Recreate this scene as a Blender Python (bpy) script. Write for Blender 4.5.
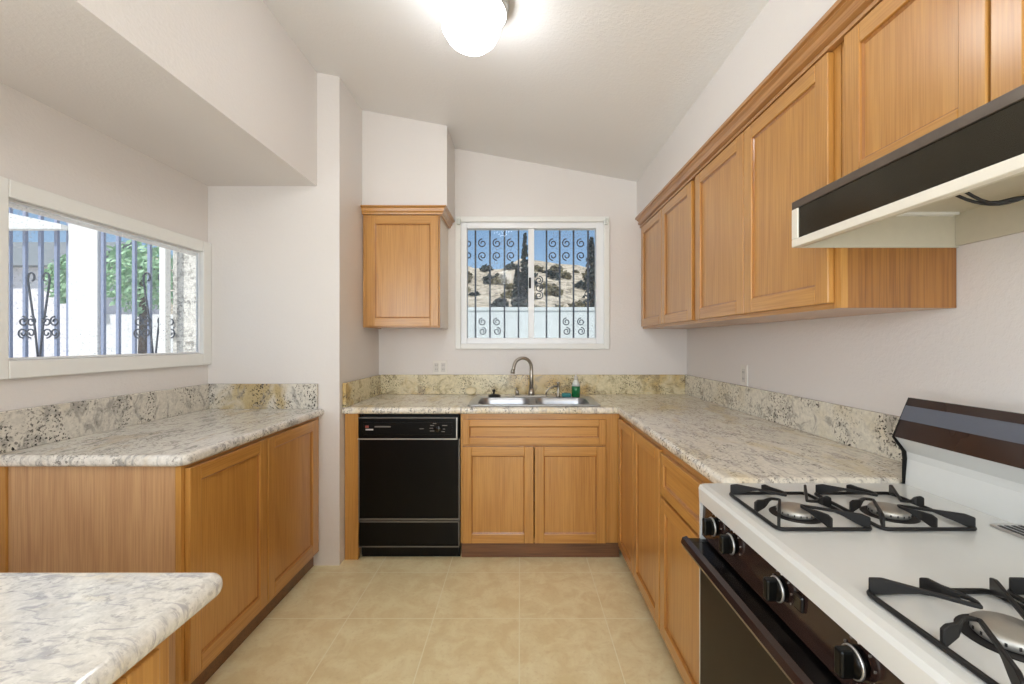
import bpy, bmesh, math, random
from mathutils import Vector, Matrix
PI = math.pi
for o in list(bpy.data.objects):
    bpy.data.objects.remove(o, do_unlink=True)
S = bpy.context.scene
COL = S.collection
random.seed(7)

# ------------------------------------------------------------------ camera
H = 1.30
FPX = 435.0
cam_d = bpy.data.cameras.new('camera')
cam = bpy.data.objects.new('camera', cam_d); COL.objects.link(cam)
cam.location = (0, 0, H); cam.rotation_euler = (PI / 2, 0, 0)
cam_d.sensor_width = 36.0; cam_d.lens = 36.0 * FPX / 1024.0
cam_d.shift_x = -8.0 / 1024.0
cam_d.clip_start = 0.02; cam_d.clip_end = 300
S.camera = cam

# ------------------------------------------------------------------ colour management, world, sun, area lights
S.view_settings.view_transform = 'Standard'
S.view_settings.look = 'None'
S.view_settings.gamma = 1.0
S.view_settings.use_curve_mapping = False
S.view_settings.exposure = 0.1
S.cycles.use_denoising = True
S.cycles.max_bounces = 10
S.cycles.diffuse_bounces = 6
S.cycles.transparent_max_bounces = 16
S.cycles.sample_clamp_indirect = 6.0
S.cycles.caustics_reflective = False
S.cycles.caustics_refractive = False

W = bpy.data.worlds.new('world'); S.world = W; W.use_nodes = True
wn = W.node_tree.nodes; wl = W.node_tree.links
sky = wn.new('ShaderNodeTexSky'); sky.sky_type = 'HOSEK_WILKIE'
sky.sun_direction = (0.35, -0.6, 0.72); sky.turbidity = 3.6; sky.ground_albedo = 0.5
wn['Background'].inputs['Strength'].default_value = 3.0
wl.new(sky.outputs['Color'], wn['Background'].inputs['Color'])


def light(name, kind, loc, target, energy, color=(1, 1, 1), size=None, size_y=None):
    d = bpy.data.lights.new(name, kind); d.energy = energy; d.color = color
    if kind == 'AREA':
        d.shape = 'RECTANGLE'; d.size = size; d.size_y = size_y or size
    o = bpy.data.objects.new(name, d); COL.objects.link(o); o.location = loc
    o.rotation_euler = (Vector(target) - Vector(loc)).to_track_quat('-Z', 'Y').to_euler()
    return o


sun = light('sun', 'SUN', (-0.9, -5, 8.5), (0, 0, 0), 4.8, (1.0, 0.96, 0.9)); sun.data.angle = 0.02
# added fill light behind the camera, outside the rear opening
light('fill_rear', 'AREA', (-0.3, -2.35, 1.35), (-0.2, 2.0, 1.45), 70, (0.88, 0.945, 1.0), 2.3, 1.9)
# added fill light from the left, brightens the right wall and uppers
light('fill_left', 'AREA', (-2.15, -0.95, 1.2), (1.1, 1.0, 1.15), 76, (0.88, 0.945, 1.0), 1.45, 1.95)
# unseen point light without a fixture, added to even out the room
dl = light('fill_point', 'POINT', (-0.25, -0.95, 2.42), (0, 0, 0), 17, (0.95, 0.975, 1.0)); dl.data.shadow_soft_size = 0.12


# ------------------------------------------------------------------ node helpers and materials
def sr(r, g, b):
    f = lambda c: (c / 255 / 12.92) if c / 255 <= 0.04045 else ((c / 255 + 0.055) / 1.055) ** 2.4
    return (f(r), f(g), f(b), 1)


class NT:
    def __init__(s, name):
        s.m = bpy.data.materials.new(name); s.m.use_nodes = True
        s.n = s.m.node_tree.nodes; s.l = s.m.node_tree.links
        s.b = s.n['Principled BSDF']

    def add(s, t, **kw):
        n = s.n.new(t)
        for k, v in kw.items(): setattr(n, k, v)
        return n

    def set(s, sock, v):
        if isinstance(v, bpy.types.NodeSocket): s.l.new(v, sock)
        else: sock.default_value = v

    def coord(s, scale=(1, 1, 1), loc=(0, 0, 0), rot=(0, 0, 0), rand=False):
        t = s.add('ShaderNodeTexCoord'); v = t.outputs['Object']
        if rand:
            oi = s.add('ShaderNodeObjectInfo')
            mul = s.add('ShaderNodeVectorMath', operation='MULTIPLY_ADD')
            s.l.new(oi.outputs['Random'], mul.inputs[0]); mul.inputs[1].default_value = (13.7, 9.1, 17.3)
            s.l.new(v, mul.inputs[2]); v = mul.outputs[0]
        mp = s.add('ShaderNodeMapping')
        s.l.new(v, mp.inputs['Vector'])
        mp.inputs['Scale'].default_value = scale; mp.inputs['Location'].default_value = loc
        mp.inputs['Rotation'].default_value = rot
        return mp.outputs['Vector']

    def noise(s, vec, scale, detail=3, rough=0.55, dist=0.0):
        n = s.add('ShaderNodeTexNoise'); s.l.new(vec, n.inputs['Vector'])
        n.inputs['Scale'].default_value = scale; n.inputs['Detail'].default_value = detail
        n.inputs['Roughness'].default_value = rough; n.inputs['Distortion'].default_value = dist
        return n.outputs['Fac']

    def math(s, op, a, b=None, c=None):
        n = s.add('ShaderNodeMath', operation=op)
        s.set(n.inputs[0], a)
        if b is not None: s.set(n.inputs[1], b)
        if c is not None: s.set(n.inputs[2], c)
        return n.outputs[0]

    def step(s, v, lo, hi):
        n = s.add('ShaderNodeMapRange', interpolation_type='SMOOTHSTEP')
        s.set(n.inputs['Value'], v); n.inputs['From Min'].default_value = lo; n.inputs['From Max'].default_value = hi
        return n.outputs['Result']

    def mix(s, fac, a, b):
        n = s.add('ShaderNodeMix', data_type='RGBA')
        s.set(n.inputs[0], fac); s.set(n.inputs[6], a); s.set(n.inputs[7], b)
        return n.outputs[2]

    def bump(s, h, strength, dist):
        n = s.add('ShaderNodeBump'); s.l.new(h, n.inputs['Height'])
        n.inputs['Strength'].default_value = strength; n.inputs['Distance'].default_value = dist
        s.l.new(n.outputs['Normal'], s.b.inputs['Normal'])


def simple(name, col, rough=0.5, metal=0.0, spec=0.5, coat=0.0, vary=0.06, vscale=40.0, bump=0.0, bscale=200.0):
    t = NT(name); v = t.coord()
    n = t.noise(v, vscale, 3)
    dark = tuple(c * (1 - vary) for c in col[:3]) + (1,)
    lite = tuple(min(1, c * (1 + vary)) for c in col[:3]) + (1,)
    t.set(t.b.inputs['Base Color'], t.mix(n, dark, lite))
    t.b.inputs['Roughness'].default_value = rough; t.b.inputs['Metallic'].default_value = metal
    t.b.inputs['Specular IOR Level'].default_value = spec; t.b.inputs['Coat Weight'].default_value = coat
    t.b.inputs['Coat Roughness'].default_value = 0.12
    if bump: t.bump(t.noise(v, bscale, 4), bump, 0.003)
    return t.m


def oak(name, axis, light_c, dark_c, rough=0.36):
    t = NT(name)
    k = [7.0, 7.0, 7.0]; k['xyz'.index(axis)] = 0.5
    f = [170.0, 170.0, 170.0]; f['xyz'.index(axis)] = 4.0
    v = t.coord(tuple(k), rand=True)
    n = t.noise(v, 0.6, 3, 0.5, 0.35)
    rings = t.math('MULTIPLY_ADD', t.math('SINE', t.math('MULTIPLY', n, 52.0)), 0.5, 0.5)
    rings = t.math('POWER', rings, 2.0)
    v2 = t.coord(tuple(f), rand=True)
    fine = t.noise(v2, 1.0, 2, 0.6)
    v3 = t.coord((2, 2, 2), rand=True)
    broad = t.noise(v3, 1.0, 2)
    fac = t.math('MULTIPLY_ADD', rings, 0.26, t.math('MULTIPLY', t.step(fine, 0.36, 0.70), 0.5))
    fac = t.math('ADD', fac, t.math('MULTIPLY', broad, 0.2))
    t.set(t.b.inputs['Base Color'], t.mix(fac, light_c, dark_c))
    t.b.inputs['Roughness'].default_value = rough
    t.b.inputs['Specular IOR Level'].default_value = 0.5
    t.b.inputs['Coat Weight'].default_value = 0.7; t.b.inputs['Coat Roughness'].default_value = 0.22
    t.bump(fine, 0.12, 0.001)
    return t.m


OL, OD = sr(196, 144, 73), sr(164, 109, 46)
M = {}
M['oak_z'] = oak('oak_upright', 'z', OL, OD)
M['oak_x'] = oak('oak_across', 'x', OL, OD)
M['oak_y'] = oak('oak_lengthwise', 'y', OL, OD)
M['veneer'] = oak('oak_veneer', 'z', sr(206, 166, 122), sr(172, 128, 90), 0.42)
M['oak_bead'] = oak('oak_shaded_groove', 'z', sr(174, 118, 60), sr(136, 86, 40))  # darker oak puts the shade lines of the grooves into the colour
M['oak_crown'] = oak('oak_crown', 'y', sr(190, 140, 84), sr(148, 98, 52))
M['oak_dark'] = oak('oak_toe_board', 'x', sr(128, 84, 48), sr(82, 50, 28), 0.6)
M['veneer_deep'] = oak('oak_end_veneer', 'z', sr(164, 110, 48), sr(118, 72, 28), 0.42)


def wall_mat(name, col, bump=0.12):
    t = NT(name); v = t.coord()
    n = t.noise(v, 1.3, 3)
    t.set(t.b.inputs['Base Color'], t.mix(n, tuple(c * 0.97 for c in col[:3]) + (1,), tuple(min(1, c * 1.02) for c in col[:3]) + (1,)))
    t.b.inputs['Roughness'].default_value = 0.42
    t.b.inputs['Specular IOR Level'].default_value = 0.35
    a = t.noise(v, 75.0, 3, 0.6)
    t.bump(t.step(a, 0.42, 0.62), bump, 0.004)
    return t.m


M['wall'] = wall_mat('painted_plaster', sr(223, 218, 214))
M['ceil'] = wall_mat('painted_ceiling', sr(232, 231, 230), 0.12)
M['white_trim'] = simple('white_trim_paint', sr(232, 232, 228), 0.35, vary=0.015)
M['vinyl'] = simple('white_vinyl', sr(236, 238, 240), 0.3, vary=0.01)


def floor_mat():
    t = NT('floor_tile')
    v = t.coord(loc=(0.003, -2.045 + 0.41 * 20, 0))
    br = t.add('ShaderNodeTexBrick', offset=0.0, squash=1.0)
    t.l.new(v, br.inputs['Vector'])
    br.inputs['Scale'].default_value = 1.0
    br.inputs['Brick Width'].default_value = 0.404; br.inputs['Row Height'].default_value = 0.41
    br.inputs['Mortar Size'].default_value = 0.0028; br.inputs['Mortar Smooth'].default_value = 0.3
    br.inputs['Color1'].default_value = (0.0, 0, 0, 1); br.inputs['Color2'].default_value = (1, 1, 1, 1)
    v0 = t.coord()
    n = t.noise(v0, 9.0, 6, 0.62, 0.6); n2 = t.noise(v0, 55.0, 4, 0.65)
    c = t.mix(t.step(n, 0.33, 0.68), sr(232, 215, 168), sr(246, 236, 196))
    c = t.mix(t.math('MULTIPLY', t.step(n2, 0.5, 0.72), 0.4), c, sr(218, 198, 150))
    c = t.mix(t.math('MULTIPLY', br.outputs['Color'], 0.10), c, sr(228, 208, 160))
    c = t.mix(br.outputs['Fac'], c, sr(248, 240, 208))
    t.set(t.b.inputs['Base Color'], c)
    t.b.inputs['Roughness'].default_value = 0.45
    h = t.math('MULTIPLY_ADD', n2, 0.25, t.math('SUBTRACT', 1.0, br.outputs['Fac']))
    t.bump(h, 0.3, 0.003)
    return t.m


M['floor'] = floor_mat()


def granite(name, stretch, rot, cream, grey, dark, gold, a_grey, a_dark, a_gold, rough=0.12):
    t = NT(name)
    v = t.coord()
    vs = t.coord(stretch, rot=rot)
    big = t.noise(vs, 2.2, 4, 0.6, 0.4)
    mid = t.noise(vs, 13.0, 6, 0.65, 0.9)
    fine = t.noise(v, 62.0, 5, 0.7)
    speck = t.noise(v, 105.0, 3, 0.55, 0.3)
    clus = t.noise(vs, 6.5, 3, 0.6, 0.5)
    c = t.mix(t.step(fine, 0.35, 0.66), tuple(x * 0.82 for x in cream[:3]) + (1,), cream)
    c = t.mix(t.math('MULTIPLY', t.step(big, 0.52, 0.66), a_gold), c, gold)
    c = t.mix(t.math('MULTIPLY', t.step(mid, 0.50, 0.64), a_grey), c, grey)
    dk = t.math('MULTIPLY', t.step(speck, 0.53, 0.62), t.step(clus, 0.40, 0.62))
    c = t.mix(t.math('MULTIPLY', dk, a_dark), c, dark)
    t.set(t.b.inputs['Base Color'], c)
    t.b.inputs['Roughness'].default_value = rough
    t.b.inputs['Specular IOR Level'].default_value = 0.55
    return t.m


CR, GY, DK, GO = sr(222, 212, 192), sr(150, 142, 132), sr(58, 50, 44), sr(190, 164, 104)
M['granite_top'] = granite('granite_worktop', (2.6, 1.0, 1.0), (0, 0, 0.5), sr(234, 227, 212), sr(172, 165, 158), DK, sr(214, 196, 156), 0.75, 0.75, 0.6)
M['granite_back_splash'] = granite('granite_back_splash', (1.0, 1.0, 1.0), (0, 0, 0), sr(222, 210, 172), sr(142, 126, 92), sr(56, 46, 34), sr(190, 158, 92), 0.7, 1.0, 0.85, 0.2)
M['granite_splash'] = granite('granite_splash', (1.0, 1.0, 1.0), (0, 0, 0), sr(226, 220, 204), sr(152, 146, 136), DK, sr(196, 176, 126), 0.75, 1.0, 0.3, 0.2)
M['granite_left'] = granite('granite_left_worktop', (2.4, 1.0, 1.0), (0, 0, 1.0), sr(232, 228, 220), sr(160, 158, 154), sr(66, 62, 58), sr(196, 176, 140), 0.85, 0.7, 0.5)
M['granite_left_splash'] = granite('granite_left_splash', (1.3, 1.3, 0.8), (0.3, 0.3, 0), sr(218, 212, 200), sr(140, 136, 130), sr(50, 46, 42), sr(176, 150, 88), 0.7, 1.0, 0.8, 0.2)
M['granite_front'] = granite('granite_pale_worktop', (1.6, 4.6, 1.6), (0, 0, -0.45), sr(222, 218, 210), sr(166, 163, 164), sr(110, 104, 100), sr(216, 202, 172), 0.8, 0.3, 0.5, 0.1)

M['enamel'] = simple('white_enamel', sr(208, 209, 206), 0.22, coat=0.3, vary=0.012)
M['black_gloss'] = simple('black_gloss', sr(16, 14, 13), 0.16, vary=0.1)
M['black_panel'] = simple('black_appliance_panel', sr(8, 8, 7), 0.3, spec=0.22, vary=0.1)
M['black_brown'] = simple('black_brown_glass', sr(46, 32, 28), 0.14, vary=0.12, vscale=6)
M['oven_glass'] = simple('oven_glass', sr(36, 27, 18), 0.38, spec=0.12, vary=0.2, vscale=9)
M['strip_grey'] = simple('blue_grey_strip', sr(88, 92, 102), 0.3, vary=0.05)
M['cast_iron'] = simple('grate_iron', sr(25, 24, 23), 0.5, spec=0.3, vary=0.15)
M['black_void'] = simple('burner_bowl_black', sr(20, 18, 18), 0.5)
M['aluminium'] = simple('burner_aluminium', sr(172, 168, 160), 0.4, 0.7, vary=0.12)
M['steel'] = simple('brushed_steel', sr(176, 177, 180), 0.3, 1.0, vary=0.04)
M['nickel'] = simple('brushed_nickel', sr(172, 166, 156), 0.3, 1.0, vary=0.05)
M['silver'] = simple('silver_trim', sr(196, 196, 194), 0.3, 0.8, vary=0.04)
M['dull_silver'] = simple('dull_silver_trim', sr(122, 118, 112), 0.4, 0.6, vary=0.08)
M['hood_steel'] = simple('worn_hood_steel', sr(120, 112, 104), 0.32, 0.9, vary=0.2, vscale=25)
M['hood_panel'] = simple('hood_dark_glass', sr(66, 63, 54), 0.2, 0.8, vary=0.35, vscale=7)
M['hood_liner'] = simple('hood_liner_paint', sr(226, 221, 208), 0.4, 0.1, vary=0.04)
M['hood_inside'] = simple('hood_inside_paint', sr(198, 192, 174), 0.45, 0.1, vary=0.05)
M['rubber'] = simple('black_rubber', sr(18, 17, 17), 0.5)
M['plate'] = simple('outlet_plastic', sr(226, 222, 214), 0.35, vary=0.01)
M['slot'] = simple('outlet_slot', sr(60, 56, 52), 0.6)
M['green'] = simple('green_bottle_plastic', sr(24, 110, 62), 0.2, vary=0.1)
M['clear'] = simple('milky_plastic', sr(214, 218, 212), 0.25, vary=0.03)
M['teal'] = simple('teal_sponge', sr(60, 126, 128), 0.9, vary=0.15, vscale=200, bump=0.4)
M['cream_sponge'] = simple('cream_scrubber', sr(224, 212, 178), 0.9, vary=0.08, vscale=150, bump=0.4)
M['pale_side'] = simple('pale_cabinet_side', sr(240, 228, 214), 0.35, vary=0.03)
M['mark_red'] = simple('mark_red', sr(150, 70, 60), 0.4)
M['mark_white'] = simple('mark_white', sr(206, 202, 196), 0.4)
M['mark_dim'] = simple('mark_dim', sr(110, 106, 100), 0.4)
M['bar_iron'] = simple('painted_bar_iron', sr(52, 58, 70), 0.5, vary=0.1)
M['glare_iron'] = simple('glare_pale_iron', sr(150, 160, 188), 0.5, vary=0.1)  # gate bar colour lightened and tinted to imitate glare


def stucco_mat():
    t = NT('speckled_stucco'); v = t.coord()
    a = t.noise(v, 34.0, 5, 0.7); b = t.noise(v, 7.0, 3)
    c = t.mix(t.math('MULTIPLY', t.step(a, 0.46, 0.6), t.step(b, 0.2, 0.7)), sr(232, 228, 220), sr(142, 138, 130))
    t.set(t.b.inputs['Base Color'], c); t.b.inputs['Roughness'].default_value = 0.95
    t.bump(a, 0.6, 0.02)
    return t.m


M['stucco'] = stucco_mat()
M['patio_white'] = simple('patio_white_paint', sr(240, 240, 238), 0.6, vary=0.02)
M['block_white'] = simple('white_yard_wall', sr(238, 238, 240), 0.9, vary=0.06, vscale=5)
M['block'] = simple('block_wall_pale', sr(200, 206, 206), 0.9, vary=0.16, vscale=5, bump=0.4, bscale=30)
M['lilac'] = simple('pale_house_paint', sr(240, 236, 242), 0.9, vary=0.04)
M['roof'] = simple('grey_roof', sr(130, 136, 140), 0.9, vary=0.2, vscale=12)
M['bark'] = simple('bark', sr(70, 58, 48), 0.9, vary=0.3)
M['cypress'] = simple('dark_needles', sr(40, 50, 48), 0.8, vary=0.35, vscale=6)
M['leaf'] = simple('green_leaves', sr(168, 204, 166), 0.7, vary=0.35, vscale=4)
M['brush'] = simple('dry_brush', sr(112, 104, 78), 0.9, vary=0.4, vscale=5)


def hill_mat():
    t = NT('dry_hillside'); v = t.coord()
    a = t.noise(v, 0.35, 6, 0.7); b = t.noise(v, 1.6, 4, 0.7)
    c = t.mix(t.step(a, 0.35, 0.65), sr(172, 160, 142), sr(200, 188, 168))
    c = t.mix(t.math('MULTIPLY', t.step(b, 0.47, 0.6), 0.85), c, sr(112, 102, 84))
    t.set(t.b.inputs['Base Color'], c); t.b.inputs['Roughness'].default_value = 0.95
    return t.m


M['hill'] = hill_mat()
M['yard'] = simple('pale_concrete_yard', sr(196, 190, 180), 0.9, vary=0.12, vscale=3)


def glass_mat(name, haze):
    t = NT(name)
    tr = t.add('ShaderNodeBsdfTransparent'); tr.inputs['Color'].default_value = (0.95, 0.97, 0.98, 1)
    gl = t.add('ShaderNodeBsdfGlossy'); gl.inputs['Roughness'].default_value = 0.03
    df = t.add('ShaderNodeBsdfDiffuse'); df.inputs['Color'].default_value = sr(226, 226, 222)
    v = t.coord(); d = t.noise(v, 95.0, 4, 0.7); d2 = t.noise(v, 3.0, 3)
    dirt = t.math('MULTIPLY', t.step(d, 0.5, 0.75), t.math('MULTIPLY', t.step(d2, 0.25, 0.75), 0.5))
    tl = t.add('ShaderNodeBsdfTranslucent'); tl.inputs['Color'].default_value = (0.95, 0.96, 1.0, 1)
    md = t.add('ShaderNodeMixShader'); md.inputs[0].default_value = 0.7
    t.l.new(df.outputs[0], md.inputs[1]); t.l.new(tl.outputs[0], md.inputs[2])
    m0 = t.add('ShaderNodeMixShader'); t.set(m0.inputs[0], t.math('ADD', dirt, haze))
    t.l.new(tr.outputs[0], m0.inputs[1]); t.l.new(md.outputs[0], m0.inputs[2])
    fr = t.add('ShaderNodeFresnel'); fr.inputs['IOR'].default_value = 1.14
    mx = t.add('ShaderNodeMixShader'); t.l.new(fr.outputs[0], mx.inputs[0])
    t.l.new(m0.outputs[0], mx.inputs[1]); t.l.new(gl.outputs[0], mx.inputs[2])
    t.l.new(mx.outputs[0], t.n['Material Output'].inputs['Surface'])
    return t.m


M['glass'] = glass_mat('dusty_window_glass', 0.04)
M['glass_hazy'] = glass_mat('hazy_side_glass', 0.08)  # stronger haze in the side panes stands in for glare


def globe_mat():
    t = NT('lit_opal_globe')
    t.b.inputs['Base Color'].default_value = (0.9, 0.9, 0.88, 1)
    t.b.inputs['Emission Color'].default_value = (0.94, 0.97, 1.0, 1)
    t.b.inputs['Emission Strength'].default_value = 16.5
    return t.m


M['globe'] = globe_mat()


# ------------------------------------------------------------------ mesh helpers
class MB:
    def __init__(s): s.bm = bmesh.new(); s.mats = []

    def mi(s, m):
        m = M[m] if isinstance(m, str) else m
        if m not in s.mats: s.mats.append(m)
        return s.mats.index(m)

    def _tag(s, geom, m, smooth=False):
        i = s.mi(m)
        for f in geom: f.material_index = i; f.smooth = smooth

    def box(s, x0, x1, y0, y1, z0, z1, m, bev=0.0, seg=2):
        b = bmesh.new()
        bmesh.ops.create_cube(b, size=1.0)
        x0, x1 = sorted((x0, x1)); y0, y1 = sorted((y0, y1)); z0, z1 = sorted((z0, z1))
        for v in b.verts:
            v.co = Vector((x0 if v.co.x < 0 else x1, y0 if v.co.y < 0 else y1, z0 if v.co.z < 0 else z1))
        if bev: bmesh.ops.bevel(b, geom=b.edges[:], offset=bev, segments=seg, affect='EDGES', profile=0.5)
        return s.merge(b, m)

    def merge(s, b, m, smooth=False, mat=None):
        if mat is not None: bmesh.ops.transform(b, matrix=mat, verts=b.verts[:])
        i = s.mi(m); mp = {}
        for v in b.verts: mp[v] = s.bm.verts.new(v.co)
        for f in b.faces:
            try: nf = s.bm.faces.new([mp[v] for v in f.verts])
            except ValueError: continue
            nf.material_index = i; nf.smooth = smooth
        b.free(); return s

    def prism(s, poly, axis, a0, a1, m):
        """poly: 2-D points; axis x: (y,z), axis y: (x,z), axis z: (x,y)"""
        def P(p, a):
            return {'x': (a, p[0], p[1]), 'y': (p[0], a, p[1]), 'z': (p[0], p[1], a)}[axis]
        b = bmesh.new()
        A = [b.verts.new(P(p, a0)) for p in poly]; B = [b.verts.new(P(p, a1)) for p in poly]
        b.faces.new(A); b.faces.new(B[::-1])
        n = len(poly)
        for i in range(n): b.faces.new((A[i], B[i], B[(i + 1) % n], A[(i + 1) % n]))
        bmesh.ops.recalc_face_normals(b, faces=b.faces[:])
        return s.merge(b, m)

    def lathe(s, prof, m, loc=(0, 0, 0), mat=None, seg=32, smooth=True):
        b = bmesh.new(); rings = []
        for r, z in prof:
            if r < 1e-6: rings.append([b.verts.new((0, 0, z))])
            else: rings.append([b.verts.new((r * math.cos(2 * PI * i / seg), r * math.sin(2 * PI * i / seg), z)) for i in range(seg)])
        for A, B in zip(rings, rings[1:]):
            for i in range(seg):
                j = (i + 1) % seg
                if len(A) == 1 and len(B) == 1: break
                if len(A) == 1: b.faces.new((A[0], B[i], B[j]))
                elif len(B) == 1: b.faces.new((A[i], A[j], B[0]))
                else: b.faces.new((A[i], A[j], B[j], B[i]))
        if len(rings[0]) > 1: b.faces.new(rings[0])
        if len(rings[-1]) > 1: b.faces.new(rings[-1])
        bmesh.ops.recalc_face_normals(b, faces=b.faces[:])
        T = Matrix.Translation(loc) @ (mat or Matrix.Identity(4))
        return s.merge(b, m, smooth, T)

    def tube(s, pts, r, m, seg=10, caps=True):
        pts = [Vector(p) for p in pts]; b = bmesh.new(); rings = []
        rr = r if isinstance(r, (list, tuple)) else [r] * len(pts)
        up = None
        for i, p in enumerate(pts):
            d = (pts[min(i + 1, len(pts) - 1)] - pts[max(i - 1, 0)]).normalized()
            if up is None:
                up = Vector((0, 0, 1)) if abs(d.z) < 0.9 else Vector((1, 0, 0))
            u = (up - d * up.dot(d)).normalized(); w = d.cross(u); up = u
            rings.append([b.verts.new(p + rr[i] * (u * math.cos(2 * PI * k / seg) + w * math.sin(2 * PI * k / seg))) for k in range(seg)])
        for A, B in zip(rings, rings[1:]):
            for k in range(seg): b.faces.new((A[k], A[(k + 1) % seg], B[(k + 1) % seg], B[k]))
        if caps: b.faces.new(rings[0]); b.faces.new(rings[-1])
        bmesh.ops.recalc_face_normals(b, faces=b.faces[:])
        return s.merge(b, m, True)

    def build(s, name, parent=None, origin=None):
        if parent is not None: org = Vector(parent['_o'])
        elif origin is not None: org = Vector(origin)
        else:
            lo = Vector([min(v.co[i] for v in s.bm.verts) for i in range(3)])
            hi = Vector([max(v.co[i] for v in s.bm.verts) for i in range(3)])
            org = Vector(((lo.x + hi.x) / 2, (lo.y + hi.y) / 2, lo.z))
        for v in s.bm.verts: v.co -= org
        me = bpy.data.meshes.new(name); s.bm.to_mesh(me); s.bm.free()
        for m in s.mats: me.materials.append(m)
        o = bpy.data.objects.new(name, me); COL.objects.link(o)
        o['_o'] = tuple(org)
        if parent is not None: o.parent = parent
        else: o.location = org
        return o


def empty(name, loc):
    o = bpy.data.objects.new(name, None); COL.objects.link(o)
    o.location = loc; o['_o'] = tuple(loc); o.empty_display_size = 0.1
    return o


def tag(o, label=None, cat=None, group=None, kind=None):
    if label: o['label'] = label
    if cat: o['category'] = cat
    if group: o['group'] = group
    if kind: o['kind'] = kind
    return o


def thing(name, loc, label, cat, group=None):
    return tag(empty(name, loc), label, cat, group)


def struct(o): o['kind'] = 'structure'; return o


def copy_tree(o, parent=None):
    c = o.copy(); COL.objects.link(c)
    if parent is not None: c.parent = parent
    for ch in list(o.children): copy_tree(ch, c)
    return c


def slab(name, outline, holes, z0, z1, bev, mat, parent=None, res=4):
    """flat slab with a rolled edge: 2-D curve with holes, filled, bevelled, made a mesh"""
    cu = bpy.data.curves.new(name, 'CURVE'); cu.dimensions = '2D'; cu.fill_mode = 'BOTH'
    for poly in [outline] + holes:
        sp = cu.splines.new('POLY'); sp.points.add(len(poly) - 1)
        for p, q in zip(sp.points, poly): p.co = (q[0], q[1], 0, 1)
        sp.use_cyclic_u = True
    cu.bevel_depth = bev; cu.bevel_resolution = res; cu.offset = -bev
    cu.extrude = (z1 - z0) / 2 - bev
    t = bpy.data.objects.new('tmp', cu); COL.objects.link(t)
    dg = bpy.context.evaluated_depsgraph_get()
    me = bpy.data.meshes.new_from_object(t.evaluated_get(dg))
    bpy.data.objects.remove(t, do_unlink=True); bpy.data.curves.remove(cu)
    me.name = name
    org = Vector(parent['_o']) if parent is not None else Vector((outline[0][0], outline[0][1], z0))
    for v in me.vertices: v.co = v.co + Vector((0, 0, (z0 + z1) / 2)) - org
    me.materials.clear(); me.materials.append(M[mat])
    for p in me.polygons: p.material_index = 0; p.use_smooth = False
    o = bpy.data.objects.new(name, me); COL.objects.link(o); o['_o'] = tuple(org)
    if parent is not None: o.parent = parent
    else: o.location = org
    return o


def rrect(x0, x1, y0, y1, r, n=6):
    out = []
    for cx, cy, a in ((x1 - r, y1 - r, 0), (x0 + r, y1 - r, PI / 2), (x0 + r, y0 + r, PI), (x1 - r, y0 + r, 1.5 * PI)):
        for i in range(n + 1):
            t = a + PI / 2 * i / n; out.append((cx + r * math.cos(t), cy + r * math.sin(t)))
    return out


# ------------------------------------------------------------------ setting
XL, XR, YB, YR = -1.815, 1.242, 3.235, -2.0
YP, XS = 2.53, -1.05            # partition face, its side
cz = lambda x: 2.65 - 0.184 * x
b = MB(); b.box(XL - 0.12, XR + 0.12, YR - 0.12, YB + 0.12, -0.05, 0, 'floor'); struct(b.build('floor', origin=(0, 0, 0)))
b = MB(); xa, xb = XL - 0.12, XR + 0.12
b.prism([(xa, cz(xa)), (xb, cz(xb)), (xb, cz(xb) + 0.1), (xa, cz(xa) + 0.1)], 'y', YR - 0.12, YB + 0.12, 'ceil')
struct(b.build('ceiling'))
TOP = 3.0
WX0, WX1, WZ0, WZ1 = -0.44, 0.625, 1.285, 2.192       # sink window opening


def wall_rect_hole_x(name, y0, y1, x0, x1, zt0, zt1, h=None):
    b = MB()
    if h is None: b.prism([(x0, 0), (x1, 0), (x1, zt1), (x0, zt0)], 'y', y0, y1, 'wall')
    else:
        hx0, hx1, hz0, hz1 = h; f = lambda x: zt0 + (zt1 - zt0) * (x - x0) / (x1 - x0)
        b.prism([(x0, 0), (hx0, 0), (hx0, f(hx0)), (x0, zt0)], 'y', y0, y1, 'wall')
        b.prism([(hx1, 0), (x1, 0), (x1, zt1), (hx1, f(hx1))], 'y', y0, y1, 'wall')
        b.box(hx0, hx1, y0, y1, 0, hz0, 'wall')
        b.prism([(hx0, hz1), (hx1, hz1), (hx1, f(hx1)), (hx0, f(hx0))], 'y', y0, y1, 'wall')
    return struct(b.build(name))


wall_rect_hole_x('wall_back', YB, YB + 0.12, XL - 0.12, XR + 0.12, cz(XL - 0.12), cz(XR + 0.12), (WX0, WX1, WZ0, WZ1))
RW = (-1.3, 0.8, 0.35, 2.25)
wall_rect_hole_x('wall_rear', YR - 0.12, YR, XL - 0.12, XR + 0.12, cz(XL - 0.12), cz(XR + 0.12), RW)
b = MB(); b.box(XR, XR + 0.12, YR, YB, 0, cz(XR), 'wall'); struct(b.build('wall_right'))
LY0, LY1, LZ0, LZ1 = 1.525, 2.47, 1.235, 1.81          # side window opening
b = MB(); x0 = XL - 0.12
LYH = 2.60                     # outside, the opening runs on behind the casing and the partition
b.box(x0, XL, -0.2, LY0, 0, cz(XL), 'wall'); b.box(x0, XL, LYH, YB, 0, cz(XL), 'wall')
b.box(x0, XL, LY0, LYH, 0, LZ0, 'wall'); b.box(x0, XL, LY0, LYH, LZ1, cz(XL), 'wall')
b.box(x0, XL, YR, -1.7, 0, cz(XL), 'wall'); b.box(x0, XL, -1.7, -0.2, 2.12, cz(XL), 'wall'); b.box(x0, XL, -1.7, -0.2, 0, 0.1, 'wall')
struct(b.build('wall_left'))
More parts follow.
